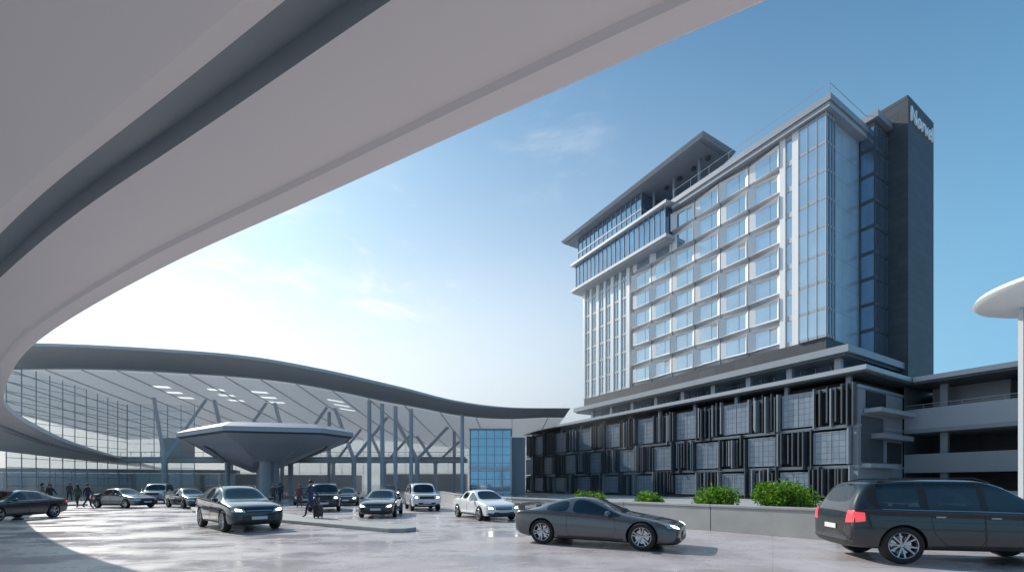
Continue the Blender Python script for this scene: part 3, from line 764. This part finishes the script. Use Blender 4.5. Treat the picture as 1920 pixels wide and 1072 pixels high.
    if tn=='coupe': 
        patch(bvh,g,[(0,-.40,.26),(0,.40,.26),(0,.46,.46),(0,-.46,.46)],(-1,0,0),10,4,'trim')
    elif tn=='boxy':
        patch(bvh,g,[(0,-.48,.78),(0,.48,.78),(0,.48,.96),(0,-.48,.96)],(-1,0,0),10,4,'trim')
        patch(bvh,g,[(0,-.55,.42),(0,.55,.42),(0,.55,.56),(0,-.55,.56)],(-1,0,0),10,3,'trim')
    else:
        patch(bvh,g,[(0,-.42,fz-.14),(0,.42,fz-.14),(0,.42,fz-.02),(0,-.42,fz-.02)],(-1,0,0),10,3,'trim')
        patch(bvh,g,[(0,-.42,fz-.085),(0,.42,fz-.085),(0,.42,fz-.07),(0,-.42,fz-.07)],(-1,0,0),10,1,'chrome',.012)
        patch(bvh,g,[(0,-.62,zs+.10),(0,.62,zs+.10),(0,.5,fz-.24),(0,-.5,fz-.24)],(-1,0,0),12,4,'trim')
    patch(bvh,g,[(0,-.26,zs+.22),(0,.26,zs+.22),(0,.26,zs+.33),(0,-.26,zs+.33)],(-1,0,0),4,2,'plate',.02)
    patch(bvh,g,[(0,-.26,zs+.42),(0,.26,zs+.42),(0,.26,zs+.53),(0,-.26,zs+.53)],(1,0,0),4,2,'plate',.015)
    patch(bvh,g,[(0,-.7,zs+.05),(0,.7,zs+.05),(0,.7,zs+.18),(0,-.7,zs+.18)],(1,0,0),10,2,'trim',.01)
    if tn=='coupe':
        g.hexa([(-2.32,-.78,1.09),(-2.0,-.74,1.08),(-2.0,.74,1.08),(-2.32,.78,1.09),(-2.34,-.80,1.14),(-2.02,-.74,1.11),(-2.02,.74,1.11),(-2.34,.80,1.14)],'PAINT')
        for s in (-.62,.62): g.box(-2.25,-2.08,s-.03,s+.03,.95,1.10,'PAINT')
    if tn in('wagon','suv','boxy'):
        zt=max(q[3] for q in Z)
        for s in (-1,1):
            pts=[(x,s*(.60),z) for x,z in ((.22,zt-.09),(-.05,zt+.005),(-1.6,zt+.005),(-1.85,zt-.06))]
            for a,b in zip(pts[:-1],pts[1:]): g.beam(a,b,.03,.025,'trim')
    gi=KB(); zf=Z[6][2]
    for x in ((.05,-.9) if tn!='coupe' else (-.05,)):
        for y in(-.37,.37):
            gi.hexa([(x-.28,y-.24,zf-.55),(x+.25,y-.24,zf-.5),(x+.25,y+.24,zf-.5),(x-.28,y+.24,zf-.55),(x-.28,y-.24,zf-.4),(x+.25,y-.24,zf-.36),(x+.25,y+.24,zf-.36),(x-.28,y+.24,zf-.4)],'seat')
            gi.hexa([(x-.30,y-.23,zf-.45),(x-.16,y-.23,zf-.45),(x-.16,y+.23,zf-.45),(x-.30,y+.23,zf-.45),(x-.42,y-.2,zf+.16),(x-.33,y-.2,zf+.16),(x-.33,y+.2,zf+.16),(x-.42,y+.2,zf+.16)],'seat')
            gi.box(x-.44,x-.36,y-.12,y+.12,zf+.20,zf+.36,'seat')
    gi.box(.55,.95,-.7,.7,zf-.4,zf-.02,'seat'); gi.box(-1.9,1.3,-.75,.75,zs+.05,zs+.1,'seat')
    return g,gh,gt,gi
DET={}
def car(name,tn,x,y,head,col,lights=False,metal=.5,rough=.25,wheel=0,driver=False):
    if tn not in BOD:
        BOD[tn]=build_body(tn); DET[tn]=body_details(tn)
    paint=pmat('car_paint',col,rough,metal,var=.04,scale=1,coat=1)
    e=empty(name,(x,y,.004),R(head))
    me=BOD[tn].copy(); me.materials[0]=paint
    b=bpy.data.objects.new('body',me); COL.objects.link(b); b.parent=e
    M_loc={'LENS':M['head_off'],'HEAD':M['head_on'] if lights else M['chrome'],'PAINT':paint,'HANDLE':paint}
    for src,nm in zip(DET[tn],('trim_details','headlights','tail_lights','interior')):
        if not src.f: continue
        m2=MB(); m2.v=src.v; m2.f=src.f; m2.m=src.m
        m2.mats=[M_loc.get(k,M.get(k)) if isinstance(k,str) else k for k in src.keys]
        m2.build(nm,e,smooth=True)
    Rr=TYPES[tn]['R']
    for i,ax in enumerate(TYPES[tn]['ax']):
        for s in(1,-1):
            o=bpy.data.objects.new('wheel',WH[wheel]); COL.objects.link(o); o.parent=e
            o.location=(ax,s*.84,Rr); o.scale=(Rr,Rr*.95,Rr); o.rotation_euler=(0,random.uniform(0,6),math.pi if s>0 else 0)
    if driver:
        g=MB(); zf=TYPES[tn]['st'][6][2]
        g.lathe([(0,-.13),(.05,-.12),(.085,-.04),(.09,.04),(.06,.11),(0,.13)],'skin',16,'Z',(-.18,.37,zf+.32))
        g.lathe([(0,.40),(.06,.38),(.07,.2),(.19,.10),(.23,0),(.2,-.4),(0,-.4)],'cloth_dark',16,'Z',(-.2,.37,zf-.02))
        g.beam((-.15,.55,zf),(.35,.45,zf-.05),.09,.09,'cloth_dark')
        g.build('driver',e,smooth=True)
    return e
M['skin']=pmat('skin',(.42,.26,.19),.55,var=.05); M['cloth_dark']=pmat('cloth_dark',(.03,.035,.045),.85)
car('suv_vehicle','wagon',10.05,10.05,-12,(.022,.022,.024),False,.3,.22,1,True)
car('sports_coupe','coupe',2.5,12.84,-28,(.095,.098,.108),True,.6,.28,0)
car('suv_vehicle','suv',-10.9,17.6,-42,(.012,.017,.035),True,.4,.2,1)
car('sedan_car','sedan',-1.45,22.6,-62,(.75,.75,.75),True,.0,.3)
car('sedan_car','sedan',-24.6,21.6,-84,(.05,.055,.06),True,.5)
car('sedan_car','sedan',-28.9,33,-15,(.10,.11,.12),False)
car('suv_vehicle','boxy',-32.8,41,-62,(.35,.36,.37),False)
car('sedan_car','sedan',-24.2,33.2,-35,(.05,.05,.055),False)
car('suv_vehicle','boxy',-12.6,29.8,-68,(.03,.03,.035),True)
car('sedan_car','sedan',-14.0,37.5,-72,(.06,.06,.065),True)
car('sedan_car','sedan',-17.9,38.5,-66,(.05,.06,.08),False)
car('sedan_car','sedan',-7.2,24.6,-82,(.035,.035,.04),True)
car('suv_vehicle','boxy',-6.2,30.4,-70,(.68,.68,.68),True,0,.3)
car('sedan_car','sedan',-17.5,47,-66,(.3,.3,.31),False)
car('suv_vehicle','suv',-15,54,-66,(.08,.08,.09),True)

# ------------------------------------------------------------------ people
def skinmesh(name,pts,edges,rad,root,mats,matfn,parent,sub=2):
    me=bpy.data.meshes.new(name); me.from_pydata(pts,edges,[])
    ob=bpy.data.objects.new(name,me); COL.objects.link(ob)
    sk=ob.modifiers.new('k','SKIN'); sk.use_smooth_shade=True
    for i,r in enumerate(rad):
        v=me.skin_vertices[0].data[i]; v.radius=(r,r) if not isinstance(r,tuple) else r; v.use_root=(i==root)
    ss=ob.modifiers.new('s','SUBSURF'); ss.levels=sub
    bpy.context.view_layer.update()
    new=bpy.data.meshes.new_from_object(ob.evaluated_get(dg())); bpy.data.objects.remove(ob)
    new.materials.clear()
    for m in mats: new.materials.append(m)
    for p in new.polygons: p.material_index=matfn(p.center); p.use_smooth=True
    o=bpy.data.objects.new(name,new); COL.objects.link(o); o.parent=parent
    return o
M['hair']=pmat('hair',(.02,.015,.012),.6); M['shoe']=pmat('shoe_leather',(.02,.018,.016),.4); M['eye']=pmat('eye',(.05,.04,.04),.2)
def make_hand():
    pts=[(0,0,0),(0,0,-.045),(0,.004,-.085)];ed=[(0,1),(1,2)];rad=[(.022,.016),(.034,.015),(.036,.014)]
    for k,(dx,ln) in enumerate(((-.030,.062),(-.010,.075),(.011,.070),(.030,.055))):
        b=len(pts); pts+=[(dx*.85,.004,-.088),(dx,.010,-.088-ln*.45),(dx,.024,-.088-ln*.85),(dx,.036,-.088-ln)]
        ed+=[(2,b),(b,b+1),(b+1,b+2),(b+2,b+3)]; rad+=[.009,.0085,.008,.006]
    b=len(pts); pts+=[(-.038,.012,-.040),(-.055,.028,-.068),(-.052,.040,-.092)]; ed+=[(1,b),(b,b+1),(b+1,b+2)]; rad+=[.011,.0095,.007]
    return pts,ed,rad
def person(name,x,y,z,head,h=1.75,step=.35,top=(.05,.06,.09),leg=(.03,.035,.05),hair=True,carry=None,female=False):
    e=empty(name,(x,y,z),R(head-90)); k=h/1.75; e.scale=(k,k,k)
    topm=pmat('jacket',top,.85,var=.2,scale=12); legm=pmat('trousers',leg,.85,var=.2,scale=12)
    sh=.165 if not female else .145
    f=step
    P=[(0,0,.95),(0,.005,1.12),(0,.02,1.32),(0,.0,1.46),(0,.01,1.53),(0,.03,1.62),(0,.02,1.70)]
    Rd=[(.145,.105),(.13,.095),(.165,.11),(.075,.065),(.052,.052),(.078,.092),(.070,.082)]
    E_=[(0,1),(1,2),(2,3),(3,4),(4,5),(5,6)]
    hands=[]
    for s in (1,-1):
        sw=-s*f*.55
        b=len(P)
        if carry==s: el=(s*(sh+.05),-.12,1.16); wr=(s*(sh+.09),-.26,.93)
        else: el=(s*(sh+.06),sw*.35,1.15); wr=(s*(sh+.06),sw*.9+.08,.93)
        P+=[(s*sh,0,1.41),el,wr]; Rd+=[(.062,.062),(.045,.045),(.029,.029)]; E_+=[(3,b),(b,b+1),(b+1,b+2)]; hands.append((s,wr,el))
        b=len(P)
        fy=s*f
        kn=(s*.095,fy*.55+.06,.52) ; an=(s*.09,fy-.02,.10 if fy>=0 else .16)
        to=(s*.10,fy+.15,.045 if fy>=0 else .05)
        P+=[(s*.09,0,.90),kn,an,to]; Rd+=[(.092,.10),(.062,.065),(.045,.048),(.04,.03)]; E_+=[(0,b),(b,b+1),(b+1,b+2),(b+2,b+3)]
    def mf(c):
        if c.z>1.50: return 2
        if c.z<.13: return 3
        if abs(c.x)>.12 and c.z<1.45: return 0
        return 0 if c.z>.90 else 1
    skinmesh('figure',P,E_,Rd,0,[topm,legm,M['skin'],M['shoe']],mf,e)
    hp,he,hr=make_hand()
    for s,wr,el in hands:
        o=skinmesh('hand',[(p[0]*s,p[1],p[2]) for p in hp],he,hr,1,[M['skin']],lambda c:0,e,1); o.location=wr
    g=MB()
    pr=[]
    for i in range(9):
        a=math.pi/2*i/8; pr.append((.096*math.cos(a),.105*math.sin(a)))
    g.lathe([(.088,-.05)]+pr,'hair',20,'Z',(0,.006,1.655))
    if female: g.lathe([(.0,-.16),(.06,-.15),(.075,-.05),(.07,.04)],'hair',12,'Z',(0,-.045,1.63))
    g.hexa([(-.014,.115,1.60),(.014,.115,1.60),(.014,.09,1.60),(-.014,.09,1.60),(-.006,.113,1.645),(.006,.113,1.645),(.008,.09,1.65),(-.008,.09,1.65)],'skin')
    for s in(-1,1):
        g.lathe([(0,-.008),(.01,-.004),(.01,.004),(0,.008)],'eye',8,'Y',(s*.03,.108,1.645)); g.box(s*.08-.008,s*.08+.008,.01,.03,1.60,1.66,'skin')
    g.box(-.022,.022,.10,.108,1.568,1.576,'eye')
    g.lathe([(.068,-.03),(.062,.02)],'white',14,'Z',(0,.01,1.495))
    g.build('head_details',e,smooth=True)
    return e
def suitcase(x,y,z,head,hh=.62,pull=(0,0)):
    e=empty('rolling_suitcase',(x,y,z),R(head-90)); g=MB()
    g.box(-.2,.2,-.13,.13,.07,hh,'shell'); 
    for i in range(5): g.box(-.17+.075*i,-.14+.075*i,-.14,.14,.1,hh-.04,'shell')
    g.build('shell',e,bevel=.03); g=MB()
    for s in(-.15,.15):
        for t in (-.09,.09): g.lathe([(0,-.015),(.035,-.015),(.035,.015),(0,.015)],'tyre',12,'Y',(s,t,.035))
    for s in(-.1,.1): g.beam((s,.1,hh),(s,.2,hh+.30),.015,.015,'chrome')
    g.beam((-.1,.2,hh+.30),(.1,.2,hh+.30),.025,.025,'trim'); g.build('handle_and_wheels',e)
M['shell']=pmat('suitcase_shell',(.03,.03,.035),.4)
person('pedestrian',-9.5,20.9,.15,170,1.78,.36,(.04,.06,.11),(.03,.05,.12),carry=1)
suitcase(-9.02,20.6,.15,170)
person('pedestrian',-33.9,32.5,.004,180,1.75,.3,(.03,.035,.04),(.03,.03,.04),carry=1)
suitcase(-33.4,32.25,.004,180)
person('pedestrian',-32.0,32.6,.004,160,1.72,.22,(.06,.10,.08),(.05,.05,.05),female=True)
person('pedestrian',-31.0,32.3,.004,10,1.78,.33,(.04,.045,.06),(.04,.04,.05))
person('pedestrian',-19.2,35.6,.004,-60,1.75,.25,(.05,.05,.055),(.03,.03,.04))
person('pedestrian',-38,35.8,.14,40,1.7,.25,(.2,.18,.16),(.04,.04,.05),female=True)
person('pedestrian',-42,42,.14,120,1.75,.3,(.08,.08,.09),(.04,.04,.05))
person('pedestrian',-46,44,.14,-30,1.7,.3,(.15,.1,.09),(.04,.04,.05),female=True)
person('pedestrian',-25,48,.15,-60,1.75,.25,(.1,.1,.12),(.04,.04,.05))
person('pedestrian',-15.6,32.5,.004,-80,1.7,.2,(.12,.05,.05),(.04,.04,.05),female=True)
person('pedestrian',-21.5,41,.004,150,1.78,.3,(.05,.06,.08),(.04,.04,.05))
def loc2w(t,s): 
    return (35.4+.861*t-.508*s, 50+.508*t+.861*s)
for t,s,hd in ((7.3,-9.3,200),(7.4,-10.4,20),(7.3,-7.2,90)):
    X,Y=loc2w(t,s); person('pedestrian',X,Y,7.7,hd,1.78,.1)

# ------------------------------------------------------------------ sun, sky
az=(-.80,.60); el=R(35)
n=math.hypot(*az); sd=Vector((az[0]/n*math.cos(el),az[1]/n*math.cos(el),math.sin(el)))
sun=bpy.data.lights.new('sun','SUN'); sun.energy=4.4; sun.angle=R(.5); sun.color=(1,.94,.86)
so=bpy.data.objects.new('sun',sun); COL.objects.link(so); so.rotation_euler=(-sd).to_track_quat('-Z','Y').to_euler()
w=bpy.data.worlds.new('World'); scene.world=w; w.use_nodes=True; N=w.node_tree.nodes; L=w.node_tree.links
bg=N['Background']; sky=N.new('ShaderNodeTexSky'); sky.sky_type='NISHITA'; sky.sun_disc=False; sky.sun_elevation=el; sky.sun_rotation=math.atan2(az[0],az[1])
sky.dust_density=1.2; sky.ozone_density=2.0; sky.air_density=1.0
tc=N.new('ShaderNodeTexCoord'); nv=N.new('ShaderNodeVectorMath'); nv.operation='NORMALIZE'; L.new(tc.outputs['Generated'],nv.inputs[0])
tint=N.new('ShaderNodeVectorMath'); tint.operation='MULTIPLY'; tint.inputs[1].default_value=(.72,1.26,1.36); L.new(sky.outputs[0],tint.inputs[0])
def mrange(src,a,b,c=0,d=1,interp='SMOOTHSTEP'):
    m=N.new('ShaderNodeMapRange'); m.interpolation_type=interp; m.inputs['From Min'].default_value=a; m.inputs['From Max'].default_value=b; m.inputs['To Min'].default_value=c; m.inputs['To Max'].default_value=d; L.new(src,m.inputs[0]); return m.outputs[0]
sep=N.new('ShaderNodeSeparateXYZ'); L.new(nv.outputs[0],sep.inputs[0])
ds=N.new('ShaderNodeVectorMath'); ds.operation='DOT_PRODUCT'; ds.inputs[1].default_value=(az[0]/n,az[1]/n,0); L.new(nv.outputs[0],ds.inputs[0])
hc=N.new('ShaderNodeMix'); hc.data_type='RGBA'; L.new(mrange(ds.outputs['Value'],-.3,.78),hc.inputs[0]); hc.inputs[6].default_value=(2.2,4.8,7.0,1); hc.inputs[7].default_value=(8.7,9.0,9.2,1)
hf=mrange(sep.outputs[2],-.02,.88,.94,0)
hz_=N.new('ShaderNodeMix'); hz_.data_type='RGBA'; L.new(hf,hz_.inputs[0]); L.new(tint.outputs[0],hz_.inputs[6]); L.new(hc.outputs[2],hz_.inputs[7])
mp=N.new('ShaderNodeMapping'); mp.inputs['Scale'].default_value=(2.0,2.0,6.0); L.new(nv.outputs[0],mp.inputs[0])
no=N.new('ShaderNodeTexNoise'); no.inputs['Scale'].default_value=3.2; no.inputs['Detail'].default_value=10; no.inputs['Roughness'].default_value=.6; no.inputs['Distortion'].default_value=.4; L.new(mp.outputs[0],no.inputs['Vector'])
total=None
for (dx,dy,dz),lo,amp in (((-230,830,400),.985,.75),((75,830,655),.99,.2),((-540,830,440),.97,.9),((-700,830,800),.9,.2)):
    d=Vector((dx,dy,dz)).normalized()
    dt=N.new('ShaderNodeVectorMath'); dt.operation='DOT_PRODUCT'; dt.inputs[1].default_value=d; L.new(nv.outputs[0],dt.inputs[0])
    o_=mrange(dt.outputs['Value'],lo,1,0,amp)
    if total is None: total=o_
    else:
        ad=N.new('ShaderNodeMath'); ad.operation='MAXIMUM'; L.new(total,ad.inputs[0]); L.new(o_,ad.inputs[1]); total=ad.outputs[0]
mm=N.new('ShaderNodeMath'); mm.operation='MULTIPLY'; L.new(mrange(no.outputs['Fac'],.46,.74),mm.inputs[0]); L.new(total,mm.inputs[1])
mx=N.new('ShaderNodeMix'); mx.data_type='RGBA'; L.new(mm.outputs[0],mx.inputs[0]); L.new(hz_.outputs[2],mx.inputs[6]); mx.inputs[7].default_value=(9,9,9,1)
L.new(mx.outputs[2],bg.inputs[0]); bg.inputs[1].default_value=.118

# ------------------------------------------------------------------ camera
cd=bpy.data.cameras.new('camera'); cam=bpy.data.objects.new('camera',cd); COL.objects.link(cam)
cam.location=(0,0,1.7); cam.rotation_euler=(R(90),0,0); cd.sensor_width=36; cd.lens=15.56; cd.shift_y=.1938; cd.clip_end=8000; cd.clip_start=.05
scene.camera=cam
scene.view_settings.view_transform='Standard'; scene.view_settings.look='None'; scene.view_settings.exposure=0
